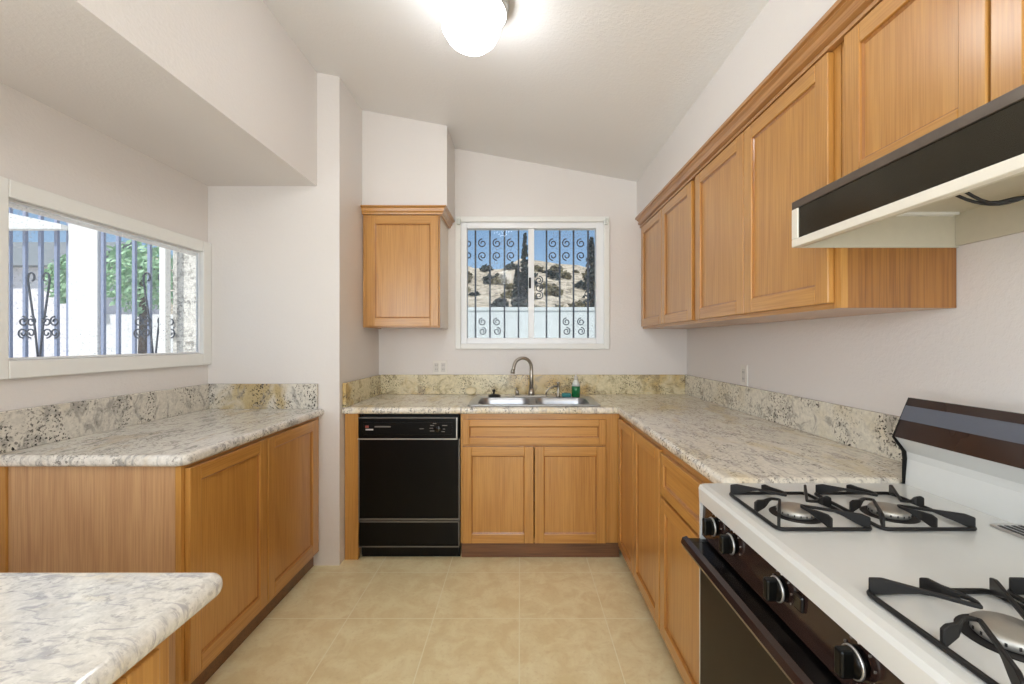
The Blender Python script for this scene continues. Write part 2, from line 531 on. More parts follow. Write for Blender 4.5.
b = MB(); b.prism([(XL, 0), (XS, 0), (XS, cz(XS)), (XL, cz(XL))], 'y', YP, YB, 'wall'); struct(b.build('wall_partition'))
SB = 2.207
b = MB(); b.prism([(XL, SB), (-1.18, SB), (-1.18, cz(-1.18)), (XL, cz(XL))], 'y', YR, YP, 'wall'); struct(b.build('ceiling_soffit_left'))
b = MB(); b.prism([(XS, 2.2), (-0.486, 2.2), (-0.486, cz(-0.486)), (XS, cz(XS))], 'y', 2.895, YB, 'wall'); struct(b.build('ceiling_soffit_back'))
b = MB(); b.prism([(0.868, 2.222), (XR, 2.222), (XR, cz(XR)), (0.868, cz(0.868))], 'y', YR, YB, 'wall'); struct(b.build('ceiling_soffit_right'))


def ring_frame_y(b, x0, x1, z0, z1, w, y0, y1, m, bev=0.0, wr=None):
    """picture-frame of four bars in an x-z plane"""
    wr = wr or w
    b.box(x0, x0 + w, y0, y1, z0, z1, m, bev); b.box(x1 - wr, x1, y0, y1, z0, z1, m, bev)
    b.box(x0 + w, x1 - wr, y0, y1, z0, z0 + w, m, bev); b.box(x0 + w, x1 - wr, y0, y1, z1 - w, z1, m, bev)


def ring_frame_x(b, y0, y1, z0, z1, w, x0, x1, m, bev=0.0):
    b.box(x0, x1, y0, y0 + w, z0, z1, m, bev); b.box(x0, x1, y1 - w, y1, z0, z1, m, bev)
    b.box(x0, x1, y0 + w, y1 - w, z0, z0 + w, m, bev); b.box(x0, x1, y0 + w, y1 - w, z1 - w, z1, m, bev)


# sink window
w1 = struct(empty('window_1', (0.09, YB, WZ0)))
b = MB(); ring_frame_y(b, -0.478, 0.662, 1.248, 2.229, 0.04, YB - 0.022, YB, 'white_trim', 0.004); b.build('casing', w1)
b = MB(); ring_frame_y(b, WX0, WX1, WZ0, WZ1, 0.045, YB + 0.002, YB + 0.07, 'vinyl', 0.004, 0.058); b.build('vinyl_frame', w1)
gx0, gx1, gz0, gz1 = -0.395, 0.567, 1.33, 2.147
b = MB(); b.box(0.062, 0.106, YB + 0.012, YB + 0.045, gz0, gz1, 'vinyl', 0.003); b.build('meeting_stile', w1)
b = MB(); b.box(0.066, 0.082, YB + 0.0, YB + 0.012, 1.70, 1.78, 'black_panel', 0.003); tag(b.build('latch', w1), 'dark sliding window latch')
for xa, xb, yy in ((gx0, 0.075, 0.035), (0.095, gx1, 0.05)):
    b = MB(); b.box(xa, xb, YB + yy, YB + yy + 0.004, gz0, gz1, 'glass'); b.build('pane', w1)
for xx in (-0.452, 0.638):
    b = MB(); b.box(xx - 0.013, xx + 0.013, YB - 0.05, YB - 0.021, 2.165, 2.205, 'clear', 0.004); b.build('blind_bracket', w1)

# side window
w2 = struct(empty('window_2', (XL, 2.0, LZ0)))
b = MB(); ring_frame_x(b, 1.462, 2.528, 1.17, 1.873, 0.064, XL, XL + 0.024, 'white_trim', 0.004); b.build('casing', w2)
b = MB(); ring_frame_x(b, LY0 + 0.001, LY1 - 0.001, LZ0 + 0.001, LZ1 - 0.001, 0.008, XL - 0.018, XL - 0.003, 'vinyl', 0.001); b.build('vinyl_frame', w2)
b = MB(); b.box(XL - 0.016, XL - 0.013, LY0 + 0.01, 2.0, LZ0 + 0.01, LZ1 - 0.01, 'glass_hazy'); b.build('pane', w2)
b = MB(); b.box(XL - 0.010, XL - 0.007, 2.0, LY1 - 0.01, LZ0 + 0.01, LZ1 - 0.01, 'glass_hazy'); b.build('pane', w2)

# unseen window behind the camera, added to let the rear fill in
w3 = struct(empty('added_window', (-0.25, YR, RW[2])))
b = MB(); ring_frame_y(b, RW[0] + .001, RW[1] - .001, RW[2] + .001, RW[3] - .001, 0.05, YR - 0.08, YR - 0.02, 'vinyl')
b.box(-0.28, -0.22, YR - 0.075, YR - 0.025, RW[2] + .05, RW[3] - .05, 'vinyl'); b.build('vinyl_frame', w3)


w4 = struct(empty('added_door', (XL, -0.95, 0.1)))  # unseen door frame added around the opening for the left fill
b = MB(); ring_frame_x(b, -1.699, -0.201, 0.101, 2.119, 0.05, XL - .09, XL - .03, 'vinyl'); b.box(XL - .085, XL - .035, -.98, -.92, .151, 2.069, 'vinyl'); b.build('vinyl_frame', w4)


# ------------------------------------------------------------------ cabinet doors
def door_y(name, parent, x0, x1, z0, z1, yf, th=0.02, stile=0.055, flip=1, horiz=False):
    """framed door in an x-z plane; its face at yf looks to -y"""
    b = MB(); yb = yf + th; st = stile
    pm = 'oak_x' if horiz else 'oak_z'
    b.box(x0, x0 + st, yf, yb, z0, z1, 'oak_z', 0.003); b.box(x1 - st, x1, yf, yb, z0, z1, 'oak_z', 0.003)
    b.box(x0 + st, x1 - st, yf, yb, z0, z0 + st, 'oak_x', 0.003); b.box(x0 + st, x1 - st, yf, yb, z1 - st, z1, 'oak_x', 0.003)
    # moulded inner bead, then the panel
    i0, i1, k0, k1 = x0 + st, x1 - st, z0 + st, z1 - st; w = 0.009
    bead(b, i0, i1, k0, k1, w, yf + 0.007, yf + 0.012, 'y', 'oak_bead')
    b.box(i0 + w * 0.5, i1 - w * 0.5, yf + 0.011, yb - 0.002, k0 + w * 0.5, k1 - w * 0.5, pm)
    return b.build(name, parent)


def bead(b, a0, a1, z0, z1, w, d0, d1, axis, m):
    """four sloped faces running from the frame edge (depth d0) in to the panel (depth d1)"""
    P = (lambda a, d, z: (a, d, z)) if axis == 'y' else (lambda a, d, z: (d, a, z))
    o = [(a0, z0), (a1, z0), (a1, z1), (a0, z1)]; i = [(a0 + w, z0 + w), (a1 - w, z0 + w), (a1 - w, z1 - w), (a0 + w, z1 - w)]
    t = bmesh.new()
    O = [t.verts.new(P(p[0], d0, p[1])) for p in o]; I = [t.verts.new(P(p[0], d1, p[1])) for p in i]
    for k in range(4): t.faces.new((O[k], O[(k + 1) % 4], I[(k + 1) % 4], I[k]))
    b.merge(t, m)


def door_x(name, parent, y0, y1, z0, z1, xf, sgn, th=0.02, stile=0.055, horiz=False):
    """framed door in a y-z plane; its face at xf looks to sgn*x"""
    b = MB(); xb = xf - sgn * th; st = stile; pm = 'oak_y' if horiz else 'oak_z'
    b.box(xf, xb, y0, y0 + st, z0, z1, 'oak_z', 0.003); b.box(xf, xb, y1 - st, y1, z0, z1, 'oak_z', 0.003)
    b.box(xf, xb, y0 + st, y1 - st, z0, z0 + st, 'oak_y', 0.003); b.box(xf, xb, y0 + st, y1 - st, z1 - st, z1, 'oak_y', 0.003)
    i0, i1, k0, k1 = y0 + st, y1 - st, z0 + st, z1 - st; w = 0.009
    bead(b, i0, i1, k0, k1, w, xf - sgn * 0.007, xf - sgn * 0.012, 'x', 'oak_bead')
    b.box(xf - sgn * 0.011, xb + sgn * 0.002, i0 + w * .5, i1 - w * .5, k0 + w * .5, k1 - w * .5, pm)
    return b.build(name, parent)


CT0, CT1 = 0.874, 0.914       # worktop underside / top
YF = 2.60                     # face frame of the back run
XF = 0.598                    # face frame of the right run

# sink base cabinet
c = thing('sink_base_cabinet', (0.08, 2.9, 0), 'oak base cabinet under the double sink with two doors and a false drawer front', 'cabinet')
b = MB()
b.box(-0.352, -0.336, YF + .02, YB - 0.002, 0.1, CT0, 'oak_z'); b.box(0.52, 0.536, YF + .02, YB - 0.002, 0.1, CT0, 'oak_z')
b.box(-0.336, 0.52, YF + .02, YB - 0.002, 0.1, 0.115, 'oak_x'); b.build('carcass', c)
b = MB()
b.box(-0.354, -0.31, YF, YF + .02, 0.1, CT0, 'oak_z'); b.box(0.49, 0.596, YF, YF + .02, 0.1, CT0, 'oak_z')
b.box(-0.31, 0.49, YF, YF + .02, 0.84, CT0, 'oak_x'); b.box(-0.31, 0.49, YF, YF + .02, 0.668, 0.70, 'oak_x')
b.box(-0.31, 0.49, YF, YF + .02, 0.1, 0.13, 'oak_x'); b.build('face_frame', c)
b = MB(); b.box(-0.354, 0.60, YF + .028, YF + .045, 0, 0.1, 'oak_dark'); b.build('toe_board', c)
door_y('drawer_front', c, -0.343, 0.510, 0.69, 0.84, YF - .02, horiz=True, stile=0.042)
door_y('door', c, -0.343, 0.081, 0.104, 0.678, YF - .02)
door_y('door', c, 0.087, 0.510, 0.104, 0.678, YF - .02)

b = MB(); b.box(-1.046, -0.965, YF - 0.004, YF + .02, 0, CT0 - .001, 'oak_z', 0.002)
tag(b.build('filler_panel'), 'narrow upright oak filler panel between partition wall and black dishwasher', 'panel')

# dishwasher
d = thing('dishwasher', (-0.66, 2.9, 0), 'black built-in dishwasher with silver trim left of the sink cabinet', 'dishwasher')
dx0, dx1, dy = -0.958, -0.362, YF - .012
b = MB(); b.box(dx0 + .005, dx1 - .005, dy + .03, YB - 0.05, 0.02, 0.868, 'black_panel'); b.build('tub', d)
b = MB(); b.box(dx0, dx1, dy, dy + .04, 0.25, 0.722, 'black_panel', 0.004); dr = b.build('door', d)
b = MB(); b.box(dx0, dx1, dy - .002, dy + .03, 0.242, 0.25, 'dull_silver'); b.box(dx0 - .003, dx0 + .003, dy - .001, dy + .03, 0.24, 0.725, 'dull_silver')
b.box(dx1 - .003, dx1 + .003, dy - .001, dy + .03, 0.24, 0.725, 'dull_silver'); tag(b.build('trim', dr), 'thin silver edge trim')
b = MB(); b.box(dx0, dx1 - .012, dy - .012, dy + .04, 0.728, 0.85, 'black_panel', 0.004)
b.box(dx0 + .03, dx1 - .04, dy - .015, dy - .01, 0.752, 0.825, 'black_panel', 0.002); cp = b.build('control_panel', d)
b = MB(); b.box(dx0 - .002, dx1 - .012, dy - .015, dy + .0, 0.722, 0.729, 'silver'); b.box(dx0, dx1 - .012, dy - .014, dy, 0.848, 0.853, 'dull_silver')
b.box(dx1 - .016, dx1 - .009, dy - .015, dy, 0.722, 0.853, 'silver'); tag(b.build('trim', cp), 'silver frame of the control panel')
b = MB(); b.lathe([(0.019, 0), (0.019, 0.012), (0.016, 0.016), (0, 0.016)], 'black_gloss', (-0.485, dy - .014, 0.788), Matrix.Rotation(PI / 2, 4, 'X'))
b.box(-0.488, -0.482, dy - .033, dy - .028, 0.772, 0.804, 'black_gloss'); b.build('dial', cp)
for xx, zz, w in ((-.52, .806, .022), (-.525, .79, .02), (-.52, .774, .026), (-.445, .806, .03), (-.45, .785, .014), (-.455, .77, .02), (-.505, .818, .02), (-.582, .787, .025)):
    b = MB(); b.box(xx - w / 2, xx + w / 2, dy - .0158, dy - .0148, zz - .0022, zz + .0022, 'mark_dim'); b.build('printed_legend', cp)
b = MB(); b.box(-.86, -.765, dy - .0158, dy - .0148, .795, .803, 'mark_dim'); tag(b.build('printed_name', cp), 'grey printed line beside the badge')
b = MB(); b.box(-.915, -.895, dy - .0158, dy - .0148, .792, .806, 'mark_red'); b.box(-.913, -.868, dy - .0158, dy - .0148, .778, .786, 'mark_white')
tag(b.build('maker_badge', cp), 'small red and white badge')
b = MB(); b.prism([(dy + .004, .228), (dy + .03, .228), (dy + .03, .086), (dy + .0, .086), (dy - .004, .10)], 'x', dx0, dx1, 'black_panel'); lp = b.build('access_panel', d)
b = MB(); b.box(dx0, dx1, dy - .004, dy + .02, .228, .235, 'dull_silver'); b.box(dx0, dx1, dy - .006, dy + .02, .081, .087, 'dull_silver')
b.box(dx1 - .004, dx1 + .002, dy - .004, dy + .02, .083, .235, 'dull_silver'); tag(b.build('trim', lp), 'thin silver trim of the access panel')
b = MB(); b.box(dx0, dx1, dy + .05, dy + .06, 0, .09, 'black_panel'); b.build('toe_board', d)

# right base run: corner cabinet with two tall doors, then a drawer cabinet
c = thing('corner_base_cabinet', (0.9, 2.2, 0), 'oak corner base cabinet with two full-height doors right of the sink cabinet', 'cabinet')
b = MB(); b.box(XF + .02, XR - .002, 1.815, 1.83, 0.1, CT0, 'oak_z'); b.box(XF + .02, XR - .002, 1.83, YB - .002, 0.1, .115, 'oak_y'); b.build('carcass', c)
b = MB(); b.box(XF, XF + .02, 1.812, 1.84, 0.085, CT0, 'oak_z'); b.box(XF, XF + .02, 2.57, YF + .02, 0.1, CT0, 'oak_z')
b.box(XF, XF + .02, 1.84, 2.57, .845, CT0, 'oak_y'); b.box(XF, XF + .02, 1.84, 2.57, 0.085, .12, 'oak_y'); b.build('face_frame', c)
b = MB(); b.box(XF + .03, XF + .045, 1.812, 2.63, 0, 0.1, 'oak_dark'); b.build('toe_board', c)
door_x('door', c, 2.235, 2.572, 0.095, 0.85, XF - .018, -1, stile=0.05)
door_x('door', c, 1.82, 2.229, 0.095, 0.85, XF - .018, -1)

c = thing('drawer_base_cabinet', (0.9, 1.5, 0), 'oak base cabinet with one drawer over a door beside the range', 'cabinet')
b = MB(); b.box(XF + .02, XR - .002, 1.222, 1.237, 0.1, CT0, 'oak_z'); b.box(XF + .02, XR - .002, 1.796, 1.811, .1, CT0, 'oak_z')
b.box(XF + .02, XR - .002, 1.237, 1.796, 0.1, .115, 'oak_y'); b.build('carcass', c)
b = MB(); b.box(XF, XF + .02, 1.78, 1.81, 0.085, CT0, 'oak_z'); b.box(XF, XF + .02, 1.222, 1.25, 0.085, CT0, 'oak_z')
b.box(XF, XF + .02, 1.25, 1.78, .842, CT0, 'oak_y'); b.box(XF, XF + .02, 1.25, 1.78, .65, .68, 'oak_y'); b.box(XF, XF + .02, 1.25, 1.78, .085, .12, 'oak_y'); b.build('face_frame', c)
b = MB(); b.box(XF + .03, XF + .045, 1.222, 1.811, 0, 0.1, 'oak_dark'); b.build('toe_board', c)
door_x('drawer_front', c, 1.24, 1.805, 0.672, 0.842, XF - .018, -1, stile=0.042, horiz=True)
door_x('door', c, 1.24, 1.805, 0.095, 0.66, XF - .018, -1)

# left base cabinet
XLF = -1.17
c = thing('left_base_cabinet', (-1.5, 2.0, 0), 'oak base cabinet with two doors and a plain end panel under the side window', 'cabinet')
b = MB(); b.box(XL + .002, XLF - .02, 2.51, 2.527, .1, CT0, 'oak_z'); b.box(XL + .002, XLF - .02, 1.53, 2.51, .1, .115, 'oak_y'); b.build('carcass', c)
b = MB(); b.box(XLF - .02, XLF, 1.502, 1.545, 0.085, CT0, 'oak_z'); b.box(XLF - .02, XLF, 2.47, 2.528, .085, CT0, 'oak_z')
b.box(XLF - .02, XLF, 1.545, 2.47, .84, CT0, 'oak_y'); b.box(XLF - .02, XLF, 1.545, 2.47, .085, .12, 'oak_y'); b.build('face_frame', c)
b = MB(); b.box(XL + .045, XLF - .021, 1.505, 1.52, 0.0, CT0, 'veneer'); b.box(XLF - .045, XLF - .021, 1.502, 1.505, 0, CT0, 'veneer')
tag(b.build('end_panel', c), 'plain pinkish oak veneer end panel')
b = MB(); b.box(XL + .002, XL + .044, 1.498, 1.52, 0, CT0, 'oak_z', .002); b.build('scribe_strip', c)
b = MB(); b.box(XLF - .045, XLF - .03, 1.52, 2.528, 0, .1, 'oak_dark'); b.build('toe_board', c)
door_x('door', c, 1.517, 1.982, 0.115, 0.86, XLF + .02, 1)
door_x('door', c, 1.990, 2.472, 0.115, 0.86, XLF + .02, 1)

# foreground peninsula
c = thing('peninsula_cabinet', (-1.1, 0.2, 0), 'oak peninsula cabinet under the pale granite top at lower left', 'cabinet')
b = MB(); b.box(XL + .002, -0.565, -0.5, .67, 0.1, CT0, 'veneer'); b.box(XL + .002, -.60, -0.5, .65, 0, .1, 'oak_dark'); b.build('carcass', c)
b = MB(); b.box(-0.565, -0.545, .632, .675, .085, CT0, 'oak_z'); b.box(-.565, -.545, -.5, -.46, .085, CT0, 'oak_z')
b.box(-.565, -.545, -.46, .632, .80, CT0, 'oak_y'); b.box(-.565, -.545, -.46, .632, .085, .12, 'oak_y'); b.build('face_frame', c)
door_x('door', c, .10, .64, .115, .85, -.528, 1); door_x('door', c, -.45, .09, .115, .85, -.528, 1)

# ------------------------------------------------------------------ worktops
SPL = 1.058
c = thing('granite_worktop', (0.9, 2.9, CT0), 'L-shaped cream granite worktop around the sink and along the right wall', 'worktop')
e = 0.002
slab('top_slab', [(XS + e, YB - e), (XR - e, YB - e), (XR - e, 1.226), (0.571, 1.226), (0.571, 2.56), (XS + e, 2.56)],
     [rrect(-0.295, 0.462, 2.645, 2.985, 0.04)[::-1]], CT0 + .0005, CT1, 0.016, 'granite_top', c)
b = MB(); b.box(XS + .02, XR - .022, YB - .022, YB - e, CT1, SPL, 'granite_back_splash', .003); b.build('back_splash', c)
b = MB(); b.box(XS + e, XS + .022, 2.565, YB - .022, CT1, SPL, 'granite_back_splash', .003); b.build('side_splash', c)
b = MB(); b.box(XR - .022, XR - e, 1.226, YB - e, CT1, SPL, 'granite_splash', .003); b.build('wall_splash', c)

c = thing('granite_side_worktop', (-1.5, 2.0, CT0), 'grey speckled granite worktop on the left cabinet below the side window', 'worktop')
slab('top_slab', [(XL + e, YP - e), (-1.138, YP - e)] + [(-1.178 + .04 * math.cos(-t * PI / 12), 1.512 + .04 * math.sin(-t * PI / 12)) for t in range(0, 7)] + [(XL + e, 1.472)],
     [], CT0 + .0005, CT1, 0.016, 'granite_left', c)
b = MB(); b.box(XL + e, XL + .022, 1.475, YP - e, CT1, SPL, 'granite_left_splash', .003); b.build('wall_splash', c)
b = MB(); b.box(XL + .022, -1.172, YP - .022, YP - e, CT1, SPL, 'granite_left_splash', .003); b.build('end_splash', c)

c = thing('granite_peninsula_top', (-1.1, .2, CT0), 'pale grey-veined granite worktop with rounded corner in the lower left foreground', 'worktop')
slab('top_slab', [(XL + e, .742)] + [(-.518 + .022 * math.cos(PI / 2 - t * PI / 12), .718 + .024 * math.sin(PI / 2 - t * PI / 12)) for t in range(0, 7)] + [(-.496, -.5), (XL + e, -.5)],
     [], CT0 + .0005, CT1, 0.018, 'granite_front', c, res=6)

# ------------------------------------------------------------------ upper cabinets
XU = 0.912                  # face frame of right uppers
UZ0, UZ1 = 1.397, 2.16
cr = [(XU - .002, 2.146), (XU - .022, 2.146), (XU - .022, 2.158), (XU - .016, 2.158), (XU - .016, 2.164), (XU - .032, 2.17), (XU - .036, 2.180), (XU - .030, 2.182), (XU - .034, 2.194), (XU - .046, 2.202), (XU - .046, 2.206), (XU - .056, 2.208), (XU - .056, 2.222), (XU - .002, 2.222)]


def upper(name, y0, y1, z0, doors, label, grp='oak wall cabinets along the right wall', endp=True, fin=0.03):
    c = thing(name, ((XU + XR) / 2, (y0 + y1) / 2, z0), label, 'cabinet', grp)
    b = MB(); b.box(XU + .02, XR - .002, y1 - .016, y1, z0, UZ1, 'oak_z'); b.box(XU + .02, XR - .002, y0 + .016, y1 - .016, UZ1 - .016, UZ1, 'oak_y')
    b.box(XU + .02, XR - .002, y0 + .016, y1 - .016, z0, z0 + .016, 'oak_y'); b.build('carcass', c)
    b = MB(); b.box(XU + .02, XR - .002, y0, y0 + .016, z0, UZ1, 'veneer_deep'); b.build('end_panel', c)
    b = MB(); b.box(XU, XU + .02, y0, y0 + fin, z0, UZ1, 'oak_z'); b.box(XU, XU + .02, y1 - .03, y1, z0, UZ1, 'oak_z')
    b.box(XU, XU + .02, y0 + fin, y1 - .03, UZ1 - .03, UZ1, 'oak_y'); b.box(XU, XU + .02, y0 + fin, y1 - .03, z0, z0 + .03, 'oak_y')
    m = (y0 + y1) / 2; b.box(XU, XU + .02, m - .02, m + .02, z0 + .03, UZ1 - .03, 'oak_z'); b.build('face_frame', c)
    for a, q in doors: door_x('door', c, a, q, z0 + .016, 2.142, XU - .02, -1)
    return c


upper('corner_wall_cabinet', 2.243, YB - .002, UZ0, ((2.268, 2.74), (2.746, 3.205)), 'oak wall cabinet with two doors in the right corner nearest the sink window')
upper('tall_wall_cabinet', 1.236, 2.240, UZ0, ((1.262, 1.735), (1.741, 2.214)), 'oak wall cabinet with two tall doors just beyond the range hood', fin=.035)
upper('hood_wall_cabinet', .445, 1.232, 1.706, ((.455, .826), (.832, 1.2)), 'short two-door oak wall cabinet mounted over the range hood')
b = MB(); b.prism(cr, 'y', .30, YB - .002, 'oak_crown')
tag(b.build('crown_molding'), 'long oak crown molding along the top of the right wall cabinets', 'molding')

c = thing('small_wall_cabinet', (-.79, 3.05, UZ0), 'small single-door oak wall cabinet left of the sink window', 'cabinet')
ux0, ux1, uy = -1.046, -.534, 2.90
b = MB(); b.box(ux0, ux0 + .016, uy + .02, YB - .002, UZ0, UZ1, 'oak_z'); b.box(ux0 + .016, ux1 - .012, uy + .02, YB - .002, UZ0 + .005, UZ0 + .02, 'oak_x')
b.box(ux0 + .016, ux1 - .012, uy + .02, YB - .002, UZ1 - .016, UZ1, 'oak_x'); b.build('carcass', c)
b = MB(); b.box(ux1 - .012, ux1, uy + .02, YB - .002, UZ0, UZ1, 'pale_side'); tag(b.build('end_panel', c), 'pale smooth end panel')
b = MB(); b.box(ux0, ux0 + .04, uy, uy + .02, UZ0, UZ1, 'oak_z'); b.box(ux1 - .035, ux1, uy, uy + .02, UZ0, UZ1, 'oak_z')
b.box(ux0 + .04, ux1 - .035, uy, uy + .02, UZ0, UZ0 + .03, 'oak_x'); b.box(ux0 + .04, ux1 - .035, uy, uy + .02, UZ1 - .03, UZ1, 'oak_x'); b.build('face_frame', c)
door_y('door', c, ux0 + .03, ux1 - .006, UZ0 + .008, 2.138, uy - .02)
b = MB(); prof = [(-.002, 2.146), (-.02, 2.146), (-.022, 2.156), (-.03, 2.164), (-.034, 2.184), (-.048, 2.192), (-.05, 2.198)]
prof = prof + [(-.002, 2.198)]
t = bmesh.new(); L = []
for dd, z in prof:                                   # mitred: front run, then the return to the wall
    L.append([t.verts.new((ux0, uy + dd, z)), t.verts.new((ux1 - dd, uy + dd, z)), t.verts.new((ux1 - dd, YB - .002, z))])
n = len(L)
for i in range(n):
    j = (i + 1) % n
    for k in range(2): t.faces.new((L[i][k], L[i][k + 1], L[j][k + 1], L[j][k]))
t.faces.new([r[0] for r in L]); t.faces.new([r[2] for r in L])
bmesh.ops.recalc_face_normals(t, faces=t.faces[:]); b.merge(t, 'oak_x'); b.build('crown', c)

# ------------------------------------------------------------------ range hood
HY0, HY1, HX, HZ0, HZ1 = .47, 1.234, .77, 1.567, 1.695
c = thing('range_hood', (1.0, .85, HZ0), 'dark-fronted metal range hood under the short wall cabinet', 'range hood')
b = MB(); b.box(HX + .02, XR - .002, HY0, HY1, HZ1 - .006, HZ1, 'hood_steel')
b.box(HX + .004, XR - .002, HY1 - .004, HY1, HZ0, HZ1 - .006, 'hood_inside'); b.box(HX + .004, XR - .002, HY0, HY0 + .004, HZ0, HZ1 - .006, 'hood_inside')
b.build('canopy', c)
b = MB(); b.box(HX + .03, XR - .006, HY0 + .005, HY1 - .005, 1.662, 1.668, 'hood_inside')
b.box(XR - .012, XR - .003, HY0 + .005, HY1 - .005, HZ0 + .004, 1.662, 'hood_inside')
b.box(HX + .03, XR - .02, HY1 - .025, HY1 - .005, 1.655, 1.662, 'white_trim'); b.box(HX + .012, HX + .03, HY0 + .005, HY1 - .005, HZ0 + .001, 1.69, 'hood_inside'); tag(b.build('liner', c), 'pale painted inside of the hood')
b = MB(); b.box(HX + .004, HX + .012, HY0 + .024, HY1 - .024, HZ0 + .022, HZ1 - .02, 'hood_panel'); tag(b.build('front_panel', c), 'dark glossy front panel')
b = MB(); b.box(HX, HX + .02, HY0, HY1, HZ1 - .022, HZ1, 'hood_steel', .002); tag(b.build('top_trim', c), 'worn steel trim along the top edge')
b = MB(); b.box(HX, HX + .02, HY0, HY1, HZ0, HZ0 + .022, 'hood_liner', .002); b.box(HX, HX + .02, HY1 - .026, HY1, HZ0 + .022, HZ1 - .022, 'hood_liner', .002)
b.box(HX, HX + .02, HY0, HY0 + .026, HZ0 + .022, HZ1 - .022, 'hood_liner', .002); tag(b.build('lip_trim', c), 'pale metal lip and end trims')
b = MB(); P = []
for i in range(17):
    s = i / 16; P.append((.97 + .19 * s, 1.0 - .10 * s, 1.655 - .06 * math.sin(PI * min(1, s * 1.05)) * (1 - .3 * s)))
b.tube(P, .0035, 'rubber', 8); b.tube([(x + .004, y - .012, z + .002 + .004 * math.sin(i)) for i, (x, y, z) in enumerate(P)], .0035, 'rubber', 8)
tag(b.build('wire', c), 'loose black wire under the hood')
b = MB(); b.lathe([(.02, 0), (.02, .03), (.014, .045), (0, .045)], 'plate', (1.17, .885, 1.617), seg=20); b.build('lamp_socket', c)

# ------------------------------------------------------------------ gas range
SX0, SX1, SY0, SY1, SZ = .497, 1.205, .455, 1.216, .905
GB = 1.075                      # where the backguard rises from the cooktop
c = thing('gas_range', (.85, .83, 0), 'white gas range with black control panel and dark oven door', 'range')
b = MB(); b.box(SX0 + .03, SX1, SY1 - .012, SY1, 0.02, SZ - .04, 'enamel'); b.box(SX0 + .03, SX1, SY0, SY0 + .012, .02, SZ - .04, 'enamel')
b.box(SX1 - .012, SX1, SY0 + .012, SY1 - .012, .02, SZ - .04, 'enamel'); b.box(SX0 + .06, SX1 - .012, SY0 + .012, SY1 - .012, .03, .05, 'black_panel'); b.build('body', c)
b = MB()
b.prism([(SX0 + .004, SZ - .05), (SX0 + .002, SZ - .012), (SX0 + .006, SZ - .003), (SX0 + .02, SZ), (GB, SZ), (GB + .02, SZ - .002), (GB + .02, SZ - .05)], 'y', SY0, SY1, 'enamel')
ck = b.build('cooktop', c)
# control panel, slightly raked
b = MB(); b.prism([(SX0 + .012, SZ - .05), (SX0 + .008, .765), (SX0 + .04, .765), (SX0 + .04, SZ - .05)], 'y', SY0 + .006, SY1 - .008, 'black_brown'); cpan = b.build('control_panel', c)
for ya, yb_ in ((SY1 - .008, SY1), (SY0, SY0 + .006)):
    b = MB(); b.box(SX0 + .004, SX0 + .035, ya, yb_, .02, SZ - .05, 'enamel'); b.build('front_post', c)
# oven door
b = MB(); b.box(SX0 + .001, SX0 + .04, SY0 + .008, SY1 - .01, .20, .755, 'black_gloss', .004); od = b.build('oven_door', c)
b = MB(); b.box(SX0 - .003, SX0 + .002, SY0 + .02, SY1 - .022, .215, .70, 'oven_glass', .002); tag(b.build('oven_window', od), 'dark brown oven glass')
b = MB(); hx = SX0 - .045
b.prism([(hx, .732), (hx - .004, .742), (hx, .756), (hx + .012, .76), (hx + .02, .752), (hx + .016, .736)], 'y', SY0 + .004, SY1 - .004, 'black_brown')
b.box(hx + .01, SX0 + .004, SY1 - .035, SY1 - .006, .738, .756, 'black_gloss', .003); b.box(hx + .01, SX0 + .004, SY0 + .006, SY0 + .035, .738, .756, 'black_gloss', .003)
b.box(hx + .012, SX0 + .004, SY0 + .035, SY1 - .035, .75, .756, 'black_gloss'); b.build('handle', od)
b = MB(); b.box(SX0 + .002, SX0 + .04, SY0 + .008, SY1 - .01, .05, .192, 'black_gloss', .004); b.build('broiler_drawer', c)
# knobs
KZ = .822
for yy in (1.126, 1.03, .842, .65, .555):
    kx = SX0 + .0105; R = Matrix.Rotation(-PI / 2, 4, 'Y')
    b = MB(); b.lathe([(.022, 0), (.022, .010), (.020, .016), (.0, .016)], 'black_panel', (kx, yy, KZ), R, 28)
    b.box(kx - .034, kx - .012, yy - .0085, yy + .0085, KZ - .021, KZ + .021, 'black_panel', .004)
    k = b.build('knob', c)
    b = MB(); b.lathe([(.0235, .009), (.0235, .012), (.0215, .0135), (.0215, .009)], 'silver', (kx, yy, KZ), R, 32); tag(b.build('knob_ring', k), 'thin silver ring')
    b = MB()
    for a in range(-3, 4):
        an = a * .62 + 0.1; y2 = yy - .031 * math.sin(an); z2 = KZ + .031 * math.cos(an)
        b.box(kx - .0025, kx + .001, y2 - .0009, y2 + .0009, z2 - .0016, z2 + .0016, 'mark_dim')
    b.box(kx - .0025, kx + .001, yy - .001, yy + .001, KZ + .027, KZ + .035, 'mark_white')
    tag(b.build('dial_marks', k), 'small pale dial marks')
b = MB(); b.box(SX0 + .004, SX0 + .012, .775, .80, KZ - .008, KZ + .022, 'black_gloss', .004); b.build('indicator', cpan)
# burners
for bx, by in ((.632, .997), (.846, .997), (.652, .578), (.858, .578)):
    if True:
        b = MB(); b.lathe([(0.0, .0012), (.052, .0012), (.054, .0004)], 'black_void', (bx, by, SZ), seg=36, smooth=False)
        bw = b.build('burner_bowl', c)
        b = MB(); b.lathe([(.036, .001), (.039, .004), (.039, .013), (.036, .016), (.03, .017), (.025, .0195), (.0, .0195)], 'aluminium', (bx, by, SZ), seg=40)
        for k in range(20):
            a = 2 * PI * k / 20
            b.box(bx + .0385 * math.cos(a) - .0012, bx + .0385 * math.cos(a) + .0012, by + .0385 * math.sin(a) - .0012, by + .0385 * math.sin(a) + .0012, SZ + .006, SZ + .0105, 'black_void')
        tag(b.build('burner', c), 'round aluminium gas burner')
